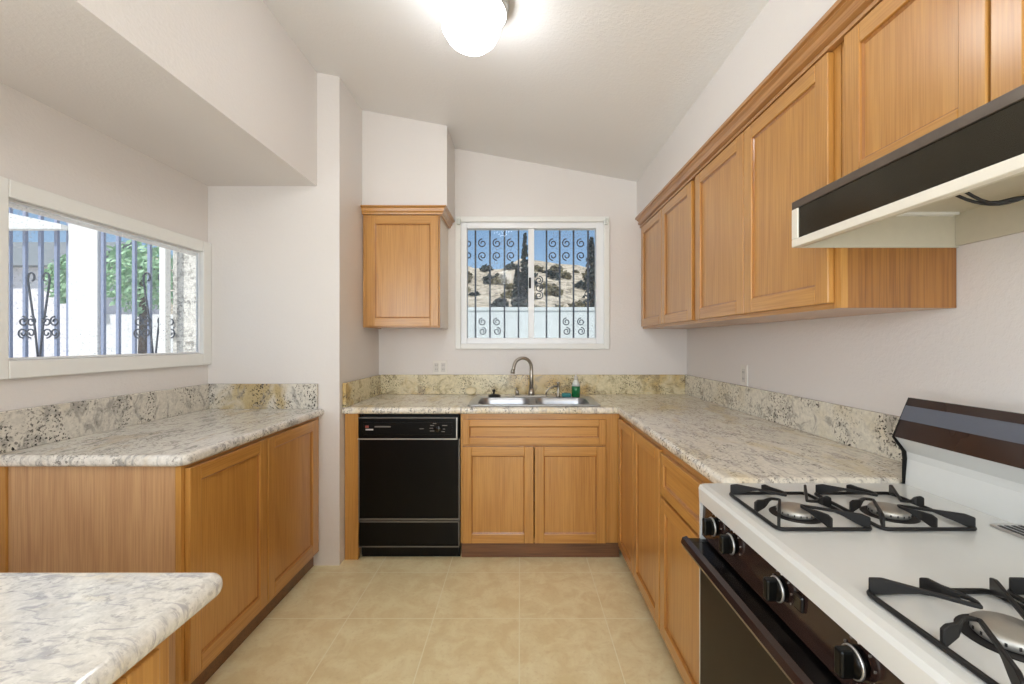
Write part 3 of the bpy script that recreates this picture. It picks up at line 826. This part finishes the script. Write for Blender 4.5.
# oven vent on the cooktop
b = MB(); b.box(1.008, 1.072, .77, .935, SZ, SZ + .005, 'silver', .002)
for k in range(4): b.box(1.013 + k * .0145, 1.021 + k * .0145, .782, .923, SZ + .0045, SZ + .0058, 'black_void')
tag(b.build('oven_vent', c), 'slotted silver oven vent')
# backguard
b = MB()
bg = [(GB - .002, SZ + .0), (GB + .004, SZ + .07), (GB + .002, SZ + .09), (GB - .032, SZ + .134), (GB + .012, SZ + .238), (GB + .03, SZ + .238), (SX1, SZ + .15), (SX1, SZ - .05), (GB + .02, SZ - .05)]
b.prism(bg, 'y', SY0, SY1 - .004, 'enamel'); b.build('backguard', c)
b = MB(); o_ = .003
b.prism([(GB - .034, SZ + .132), (GB + .010, SZ + .240), (GB + .016, SZ + .240), (GB - .026, SZ + .132)], 'y', SY0, SY1 - .002, 'black_brown'); bp = b.build('backguard_panel', c)
f = lambda s: (GB - .034 + .044 * s - .0012, SZ + .132 + .108 * s)
b = MB(); p0, p1 = f(.44), f(.80); b.prism([p0, p1, (p1[0] + .003, p1[1]), (p0[0] + .003, p0[1])], 'y', SY0 + .001, SY1 - .003, 'strip_grey'); tag(b.build('display_strip', bp), 'blue-grey strip across the black panel')
bge = [(GB - .008, SZ + .0), (GB - .007, SZ + .07), (GB - .009, SZ + .09), (GB - .036, SZ + .130), (GB + .010, SZ + .240)] + bg[5:]
b = MB(); b.prism(bge, 'y', SY1 - .004, SY1, 'black_panel'); tag(b.build('backguard_end', c), 'black end edge of the backguard')


def ribbon(b, pts, th, m):
    """upright ribbon: pts = (x, y, z_low, z_high), thickness th"""
    t = bmesh.new(); R = []
    P = [Vector((p[0], p[1], 0)) for p in pts]
    for i, p in enumerate(pts):
        dv = (P[min(i + 1, len(P) - 1)] - P[max(0, i - 1)]).normalized(); nn = Vector((-dv.y, dv.x, 0)) * th / 2
        a, q = P[i] + nn, P[i] - nn
        R.append([t.verts.new((a.x, a.y, p[2])), t.verts.new((q.x, q.y, p[2])), t.verts.new((q.x, q.y, p[3])), t.verts.new((a.x, a.y, p[3]))])
    for A, B in zip(R, R[1:]):
        for k in range(4): t.faces.new((A[k], A[(k + 1) % 4], B[(k + 1) % 4], B[k]))
    t.faces.new(R[0]); t.faces.new(R[-1])
    bmesh.ops.recalc_face_normals(t, faces=t.faces[:])
    bmesh.ops.bevel(t, geom=t.edges[:], offset=th * .22, segments=1, affect='EDGES')
    b.merge(t, m)


GA, GV = .099, .108


def grate(loc, label):
    g = thing('burner_grate', loc, label, 'grate', 'iron burner grates on the range')
    x, y, z = loc
    b = MB(); r = .0042; rr = .012
    P = [(x + p[0], y + p[1], z + r) for p in rrect(-GA, GA, -GV, GV, .014, 4)]
    b.tube(P + [P[0]], r, 'cast_iron', 8, caps=False); b.build('grate_frame', g)
    for q in range(4):
        def rot(u, v):
            for _ in range(q): u, v = v, -u
            return (x + u * GA, y + v * GV)
        corner, tip, mid = (-.97, .97), (.03, .30), (-.14, .99)
        pts = []
        for k in range(9):                            # corner fin in to the tip
            s = k / 8; u = corner[0] + (tip[0] - corner[0]) * s; v = corner[1] + (tip[1] - corner[1]) * s
            f_ = max(0, 1 - s / .42); hi = .032 - .004 * s - (.005 if k == 0 else 0)
            pts.append(rot(u, v) + (z + (hi - .0065) * (1 - f_ ** .7) + .0005, z + hi))
        for k in range(1, 9):                         # back out to the fin on the middle of the side
            s = k / 8; u = tip[0] + (mid[0] - tip[0]) * s + .12 * math.sin(PI * min(1, s * 1.6)) * (1 - s); v = tip[1] + (mid[1] - tip[1]) * s
            f_ = max(0, (s - .35) / .65); hi = .028 + .003 * s - (.005 if k == 8 else 0)
            pts.append(rot(u, v) + (z + (hi - .0065) * (1 - f_ ** .7) + .0005, z + hi))
        b = MB(); ribbon(b, pts, .006, 'cast_iron'); b.build('grate_finger', g)
    return g


GZ = SZ + .001
grate((.637, 1.014, GZ), 'black iron burner grate nearest the granite worktop, above the first two knobs')
grate((.856, 1.014, GZ), 'black iron burner grate beside the backguard and the granite worktop')
grate((.639, .573, GZ), 'black iron burner grate at the lower right corner, at the front of the range')
grate((.858, .573, GZ), 'black iron burner grate half cut off by the right photo edge')

# ------------------------------------------------------------------ sink, faucet and the things round it
SKZ = CT1 + .001
c = thing('double_sink', (.085, 2.82, SKZ), 'stainless steel double-bowl sink set into the granite under the window', 'sink')
bowls = [(-.262, .066, 2.648, 2.955), (.098, .432, 2.648, 2.955)]
slab('rim', rrect(-.318, .488, 2.602, 3.06, .03), [rrect(*q, .06)[::-1] for q in bowls], SKZ, SKZ + .006, .0025, 'steel', c, res=2)
for q in bowls:
    t = bmesh.new(); rings = []
    for ins, z in ((-.003, .006), (.002, .0), (.006, -.02), (.012, -.12), (.02, -.15), (.05, -.165), (.1, -.168)):
        rr = max(.015, .06 - ins * .3)
        rings.append([t.verts.new((p[0], p[1], SKZ + z)) for p in rrect(q[0] + ins, q[1] - ins, q[2] + ins, q[3] - ins, rr)])
    n = len(rings[0])
    for A, B in zip(rings, rings[1:]):
        for k in range(n): t.faces.new((A[k], B[k], B[(k + 1) % n], A[(k + 1) % n]))
    t.faces.new(rings[-1][::-1])
    b = MB(); b.merge(t, 'steel', True); bo = b.build('bowl', c)
    b = MB(); b.lathe([(.04, -.1665), (.04, -.163), (.03, -.164), (.012, -.166), (0, -.166)], 'dull_silver', ((q[0] + q[1]) / 2, 2.82, SKZ), seg=24); b.build('drain', bo)

FZ = SKZ + .006; FY = 3.015
c = thing('kitchen_faucet', (.075, FY, FZ), 'brushed nickel gooseneck faucet standing behind the sink', 'faucet')
b = MB(); b.box(-.045, .185, FY - .025, FY + .03, FZ, FZ + .012, 'nickel', .005); b.build('base_plate', c)
b = MB(); P = [(.079, FY, FZ + .01), (.079, FY, 1.06)]; cx_, cz_, ra = .018, 1.12, .061
P += [(.079, FY, 1.10)]
for k in range(13):
    a = PI * k / 12 * .98; P.append((cx_ + ra * math.cos(a), FY - .05 * k / 12, cz_ + ra * 1.15 * math.sin(a)))
P.append((-.049, FY - .056, 1.10))
b.tube(P, [.016, .013] + [.0115] * (len(P) - 3) + [.0115], 'nickel', 14)
b.lathe([(.024, 0), (.022, .02), (.016, .05), (.0, .05)], 'nickel', (.079, FY, FZ + .01)); sp = b.build('spout', c)
b = MB(); b.tube([(-.0475, FY - .054, 1.112), (-.051, FY - .057, 1.085)], [.0135, .0145], 'nickel', 14); b.build('spout_tip', sp)
b = MB(); b.lathe([(.014, 0), (.012, .03), (.0, .034)], 'nickel', (-.018, FY, FZ + .012)); b.tube([(-.018, FY, FZ + .04), (-.03, FY - .02, FZ + .06)], .005, 'nickel'); b.build('lever', c)

c = thing('soap_pump', (.265, FY, FZ), 'nickel soap pump with curved nozzle right of the faucet', 'soap dispenser')
b = MB(); b.lathe([(.016, 0), (.014, .012), (.009, .02), (.009, .085), (.011, .09), (.011, .1), (0, .102)], 'nickel', (.265, FY, FZ)); b.build('pump_post', c)
b = MB(); b.tube([(.265, FY, FZ + .075), (.235, FY - .01, FZ + .072), (.205, FY - .02, FZ + .062), (.185, FY - .028, FZ + .045), (.178, FY - .03, FZ + .018)], .006, 'nickel', 10); b.build('nozzle', c)

c = thing('dish_soap_bottle', (.385, 2.998, FZ), 'green dish soap bottle with white cap standing on the sink rim', 'bottle')
b = MB(); b.lathe([(.024, 0), (.029, .004), (.030, .05), (.029, .075), (.0, .076)], 'green', (.385, 2.998, FZ), seg=24); b.build('bottle_body', c)
b = MB(); b.lathe([(.0285, .076), (.024, .095), (.014, .115), (.012, .12), (0, .12)], 'clear', (.385, 2.998, FZ), seg=24); tag(b.build('bottle_shoulder', c), 'clear upper part of the bottle')
b = MB(); b.lathe([(.013, .12), (.013, .14), (.006, .144), (.006, .158), (0, .159)], 'mark_white', (.385, 2.998, FZ), seg=20); tag(b.build('cap', c), 'white cap')
b = MB(); b.box(.29, .352, 2.985, 3.035, FZ, FZ + .025, 'teal', .006); tag(b.build('sponge'), 'teal sponge lying between the soap pump and green bottle', 'sponge')
c = thing('sink_strainer', (-.178, 3.02, FZ), 'black sink strainer lying behind the left bowl of the sink', 'strainer')
b = MB(); b.lathe([(.042, 0), (.044, .006), (.036, .014), (.012, .018), (0, .018)], 'rubber', (-.178, 3.02, FZ), seg=28); b.build('strainer_disc', c)
b = MB(); b.lathe([(.006, .017), (.006, .032), (.012, .038), (.01, .048), (0, .05)], 'rubber', (-.182, 3.02, FZ), seg=18); b.build('strainer_knob', c)
b = MB(); R = Matrix.Rotation(.95, 4, 'X') @ Matrix.Scale(1.3, 4, (1, 0, 0))
b.lathe([(0, -.011), (.022, -.01), (.03, -.004), (.03, .004), (.022, .01), (0, .011)], 'cream_sponge', (-.362, 3.178, CT1 + .0275), R, seg=28)
tag(b.build('scrubber'), 'cream oval scrubber leaning on the granite splash left of the sink', 'scrubber')

# outlets
c = thing('wall_outlet', (-.595, YB, 1.062), 'white double outlet plate on the back wall under the small wall cabinet', 'outlet')
b = MB(); b.box(-.648, -.542, YB - .008, YB - .0005, 1.06, 1.162, 'plate', .003); b.build('plate', c)
for xx in (-.62, -.57):
    b = MB(); b.box(xx - .016, xx + .016, YB - .0095, YB - .007, 1.078, 1.145, 'mark_white', .002)
    for zz in (1.098, 1.128):
        b.box(xx - .007, xx - .005, YB - .0102, YB - .009, zz - .005, zz + .005, 'slot'); b.box(xx + .005, xx + .007, YB - .0102, YB - .009, zz - .005, zz + .005, 'slot')
    b.build('receptacle', c)
c = thing('wall_outlet', (XR, 2.4, 1.06), 'white outlet plate on the right wall above the granite splash', 'outlet')
b = MB(); b.box(XR - .008, XR - .0005, 2.365, 2.437, 1.06, 1.175, 'plate', .003); b.build('plate', c)
b = MB(); b.box(XR - .0095, XR - .007, 2.385, 2.417, 1.078, 1.152, 'mark_white', .002)
for zz in (1.098, 1.134):
    for yy in (2.395, 2.407): b.box(XR - .0102, XR - .009, yy - .001, yy + .001, zz - .005, zz + .005, 'slot')
b.build('receptacle', c)

# ------------------------------------------------------------------ ceiling light
lx, ly = -.176, 1.74
lz = cz(lx)
c = thing('ceiling_light', (lx, ly, lz), 'round lit white globe ceiling light above the kitchen floor', 'ceiling light')
R = Matrix.Rotation(math.atan(.184), 4, 'Y') @ Matrix.Scale(-1, 4, (0, 0, 1))
b = MB(); b.lathe([(.0, .0), (.128, 0.0), (.138, .01), (.138, .05), (.134, .054), (.13, .05), (.128, .03), (0, .03)], 'silver', (lx, ly, lz), R, 48); b.build('ceiling_plate', c)
b = MB(); b.lathe([(.1, .03), (.112, .05), (.120, .085), (.118, .12), (.107, .156), (.08, .188), (.046, .206), (.02, .213), (0, .214)], 'globe', (lx, ly, lz), R, 40)
tag(b.build('globe', c), 'glowing white opal globe')

# ------------------------------------------------------------------ outdoors
b = MB(); b.box(-30, 30, YB + .14, 60, -.12, -.06, 'yard'); b.box(-30, XL - .14, -6, YB + .14, -.12, -.06, 'yard'); struct(b.build('ground_yard'))
b = MB(); b.box(-30, 30, -9, YR - .16, -.12, -.06, 'yard'); struct(b.build('ground_patio'))
HG = 56
t = bmesh.new(); V = []
for j in range(21):
    row = []
    for i in range(41):
        x = -50 + 100 * i / 40; y = 16 + j * 2.0; s = j / 20
        prof = 12.2 - .13 * (x + 6) * (1 if x > -6 else .2) + 1.0 * math.sin(x * .17) + .5 * math.sin(x * .51 + 1)
        z = -.1 + prof * (s ** 1.15) + .35 * math.sin(x * .9 + y * .7) * s + .25 * math.sin(x * 2.1 - y * .5) * s
        row.append(t.verts.new((x, y, z)))
    V.append(row)
for j in range(20):
    for i in range(40): t.faces.new((V[j][i], V[j][i + 1], V[j + 1][i + 1], V[j + 1][i]))
b = MB(); b.merge(t, 'hill', True); hl = struct(b.build('hillside_ground', origin=(0, 0, 0)))


def leaves(b, fn, n, size, m):
    t = bmesh.new()
    for _ in range(n):
        p = Vector(fn()); a = Vector((random.gauss(0, 1), random.gauss(0, 1), random.gauss(0, 1))).normalized()
        u = a.orthogonal().normalized(); w = a.cross(u); s = size * random.uniform(.5, 1.3)
        t.faces.new([t.verts.new(p + u * s), t.verts.new(p + w * s * .5), t.verts.new(p - u * s), t.verts.new(p - w * s * .5)])
    b.merge(t, m)


def cypress(x, y, z0, h, r, label, lean=0.0):
    c = thing('cypress_tree', (x, y, z0), label, 'tree', 'dark trees beyond the sink window')
    b = MB(); b.tube([(x, y, z0), (x + lean * h * .5, y, z0 + h * .5), (x + lean * h, y, z0 + h * .95)], [.12, .09, .02], 'bark', 8); b.build('trunk', c)

    def fn():
        s = random.random() ** .8; a = random.uniform(0, 2 * PI); rr = r * (math.sin(PI * min(1, .12 + s * .88)) ** .7) * random.uniform(.3, 1.1)
        z = z0 + h * (.14 + .88 * s)
        return (x + lean * (z - z0) + rr * math.cos(a), y + rr * math.sin(a), z)
    b = MB(); leaves(b, fn, 900, .1, 'cypress'); b.build('foliage', c)


cypress(-.08, 15.0, -.1, 3.9, .26, 'dark bushy tree seen through the left pane of the sink window')
cypress(.15, 19.0, -.1, 6.0, .2, 'tall thin dark tree beside the centre stile of the sink window', .01)
cypress(2.6, 15.5, -.1, 5.0, .3, 'tall dark tree at the right edge of the sink window', -.01)
rnd = random.Random(3)
done = []
for k in range(400):
    x = rnd.uniform(-8, 9); y = rnd.uniform(20, 52); s = (y - 16) / 40
    prof = 12.2 - .13 * (x + 6) * (1 if x > -6 else .2) + 1.0 * math.sin(x * .17) + .5 * math.sin(x * .51 + 1)
    z = -.1 + prof * (s ** 1.15) + .35 * math.sin(x * .9 + y * .7) * s; r = rnd.uniform(.22, .55) * (1 + y / 60)
    if len(done) >= 60 or any(math.hypot(x - q[0], y - q[1]) < r * 1.25 + q[2] * 1.25 for q in done): continue
    done.append((x, y, r))
    b = MB()

    def fn():
        a = random.uniform(0, 2 * PI); q = random.random() ** .5; e = random.random()
        return (x + r * q * math.cos(a), y + r * q * math.sin(a), z + r * 1.1 * e * (1 - q * .6))
    leaves(b, fn, 130, .16 * (1 + y / 60), 'brush' if k % 3 else 'cypress')
    tag(b.build('hillside_bush'), 'dry bush on the hillside beyond the sink window', 'bush', 'bushes on the hillside')
b = MB(); b.box(-3.2, 6, 9.0, 9.2, -.06, 1.95, 'block'); b.box(-3.22, 6, 8.98, 9.22, 1.95, 2.02, 'block')
tag(b.build('garden_wall'), 'pale garden wall in the yard behind the sink window bars', 'wall')


def spiral(cx_, cy_, cz_, r, sgn, turns=1.35, n=20, a0=0.0):
    return [(cx_ + sgn * r * (1 - .72 * i / n) * math.cos(a0 + 2 * PI * turns * i / n), cy_, cz_ + r * (1 - .72 * i / n) * math.sin(a0 + 2 * PI * turns * i / n)) for i in range(n + 1)]


# window guard outside the sink window
gy = 3.46
c = thing('window_guard', (.09, gy, 1.2), 'dark iron window guard with scrolls outside the sink window', 'window guard')
sc = gy / YB * 1.0
for px in (475.5, 490, 504.5, 518.5, 532, 546.5, 559.7, 573.5, 588, 602, 461):
    xx = (px - 520) / FPX * gy
    b = MB(); b.box(xx - .0065, xx + .0065, gy - .0065, gy + .0065, 1.12, 2.42, 'bar_iron'); b.build('bar', c)
b = MB(); b.box(-.55, .75, gy - .01, gy + .01, 1.14, 1.165, 'bar_iron'); b.box(-.55, .75, gy - .01, gy + .01, 2.38, 2.405, 'bar_iron')
for xx in (-.5, .7):
    b.box(xx - .01, xx + .01, YB + .121, gy, 1.16, 1.18, 'bar_iron'); b.box(xx - .01, xx + .01, YB + .121, gy, 2.36, 2.38, 'bar_iron')
b.build('rail', c)
for px in (482.5, 497, 511, 566.5, 581, 553, 468):
    xx = (px - 520) / FPX * gy
    b = MB()
    for zz, s1 in ((2.085, 1), (1.985, -1)): b.tube(spiral(xx, gy, zz, .036, s1, 1.3, 20, PI / 2 * s1), .005, 'bar_iron', 6)
    b.build('scroll', c)
for px in (525, 539):
    xx = (px - 520) / FPX * gy
    b = MB()
    for zz in (1.79, 1.73, 1.67): b.tube(spiral(xx, gy, zz, .034, 1 if px < 530 else -1, 1.5, 22, PI / 2), .0042, 'bar_iron', 6)
    b.build('scroll', c)
for px in (482.5, 497, 566.5, 581):
    xx = (px - 520) / FPX * gy
    b = MB()
    for zz in (1.46, 1.385): b.tube(spiral(xx, gy, zz, .032, 1 if zz > 1.4 else -1, 1.4, 18, PI / 2), .0042, 'bar_iron', 6)
    b.build('scroll', c)

# patio seen through the side window
PY = 3.4


def px2x(px): return (px - 520) / FPX * PY


def gate(x0, x1, bars, hearts, label, z1=2.9):
    c = thing('iron_gate', ((x0 + x1) / 2, PY, -.06), label, 'gate', 'iron gates on the patio')
    for xx in bars:
        b = MB(); b.box(xx - .011, xx + .011, PY - .011, PY + .011, -.06, z1, 'glare_iron'); b.build('bar', c)
    b = MB()
    for zz in (.1, 1.12, z1 - .03): b.box(x0, x1, PY - .012, PY + .012, zz, zz + .025, 'glare_iron')
    b.build('rail', c)
    for xx in hearts:
        b = MB()
        for sg in (-1, 1):
            P = [(xx + sg * .005, PY - .015, 1.15), (xx + sg * .03, PY - .015, 1.4), (xx + sg * .085, PY - .015, 1.78)]
            P += [(xx + sg * (.055 + .03 * (1 - .5 * k / 10) * math.cos(k * .5)), PY - .015, 1.80 + .045 * (1 - .5 * k / 10) * math.sin(k * .5)) for k in range(1, 10)]
            b.tube(P, .007, 'bar_iron', 6)
        for k in range(-2, 3):
            for zz in (1.46, 1.37):
                if k: b.tube(spiral(xx + k * .062, PY - .015, zz, .04, 1 if k > 0 else -1, 1.3, 16, PI / 2 if zz > 1.4 else -PI / 2), .006, 'bar_iron', 6)
        b.build('scroll', c)
    return c


gate(px2x(-40), px2x(72), [px2x(p) for p in (-36, -20, -5, 10, 25.5, 41, 57, 69)], [px2x(41)], 'blue-grey iron gate with heart scroll left of the white patio post')
gate(px2x(102), px2x(162), [px2x(p) for p in (103.5, 118.5, 134.6, 149.8)], [px2x(156)], 'blue-grey iron gate right of the white patio post')
b = MB(); b.box(px2x(72), px2x(101), PY - .03, PY + .03, -.06, 2.95, 'patio_white', .004); tag(b.build('patio_post'), 'wide white patio post seen through the side window', 'post')
b = MB(); b.box((162 - 520) / FPX * 3.28, (168 - 520) / FPX * 3.28, 3.255, 3.305, -.06, 2.9, 'patio_white'); tag(b.build('gate_post'), 'slim white gate post near the right end of the side window', 'post')
b = MB(); xa, xb = px2x(-60), px2x(72) - .001
b.prism([(xa, 2.165), (xb, 2.165), (xb, 2.20), (xa, 2.42)], 'y', PY - .08, PY - .02, 'patio_white'); tag(b.build('patio_beam'), 'white tapered patio beam meeting the white post', 'beam')
b = MB(); b.box(px2x(173), XL - .14, PY, PY + .2, -.06, 3.0, 'stucco'); tag(b.build('stucco_wall'), 'rough speckled stucco wall at the right of the side window', 'wall')
b = MB(); b.box(-10.5, -3.6, 11, 11.2, -.06, 2.0, 'block_white'); tag(b.build('yard_wall'), 'pale low yard wall behind the gate right of the patio post', 'wall')
c = thing('neighbour_house', (-13, 12, -.06), 'pale house wall behind the iron gate left of the patio post', 'house')
b = MB(); b.box(-17, -10.6, 10.5, 13, -.06, 3.1, 'lilac'); b.build('house_wall', c)
b = MB(); b.prism([(10.2, 3.1), (13.3, 3.1), (11.75, 4.0)], 'x', -17.3, -10.5, 'roof'); b.build('roof', c)
for k, (x, y, h, r, lab) in enumerate(((-9.35, 9.2, 3.5, .5, 'small green leafy tree just left of the white patio post'), (-8.0, 9.2, 3.6, .72, 'green leafy tree behind the gate right of the patio post'))):
    c = thing('leafy_tree', (x, y, -.06), lab, 'tree', 'trees beyond the side window')
    b = MB(); b.tube([(x, y, -.06), (x + .05, y, h * .5), (x, y, h * .8)], [.1, .08, .04], 'bark', 8); b.build('trunk', c)

    def fn():
        v = Vector((random.gauss(0, 1), random.gauss(0, 1), random.gauss(0, 1))).normalized() * r * random.random() ** .4
        return (x + v.x, y + v.y, h * .74 + v.z * 1.1)
    b = MB(); leaves(b, fn, 1500, .075, 'leaf'); b.build('foliage', c)

for o in bpy.data.objects:
    if '_o' in o: del o['_o']
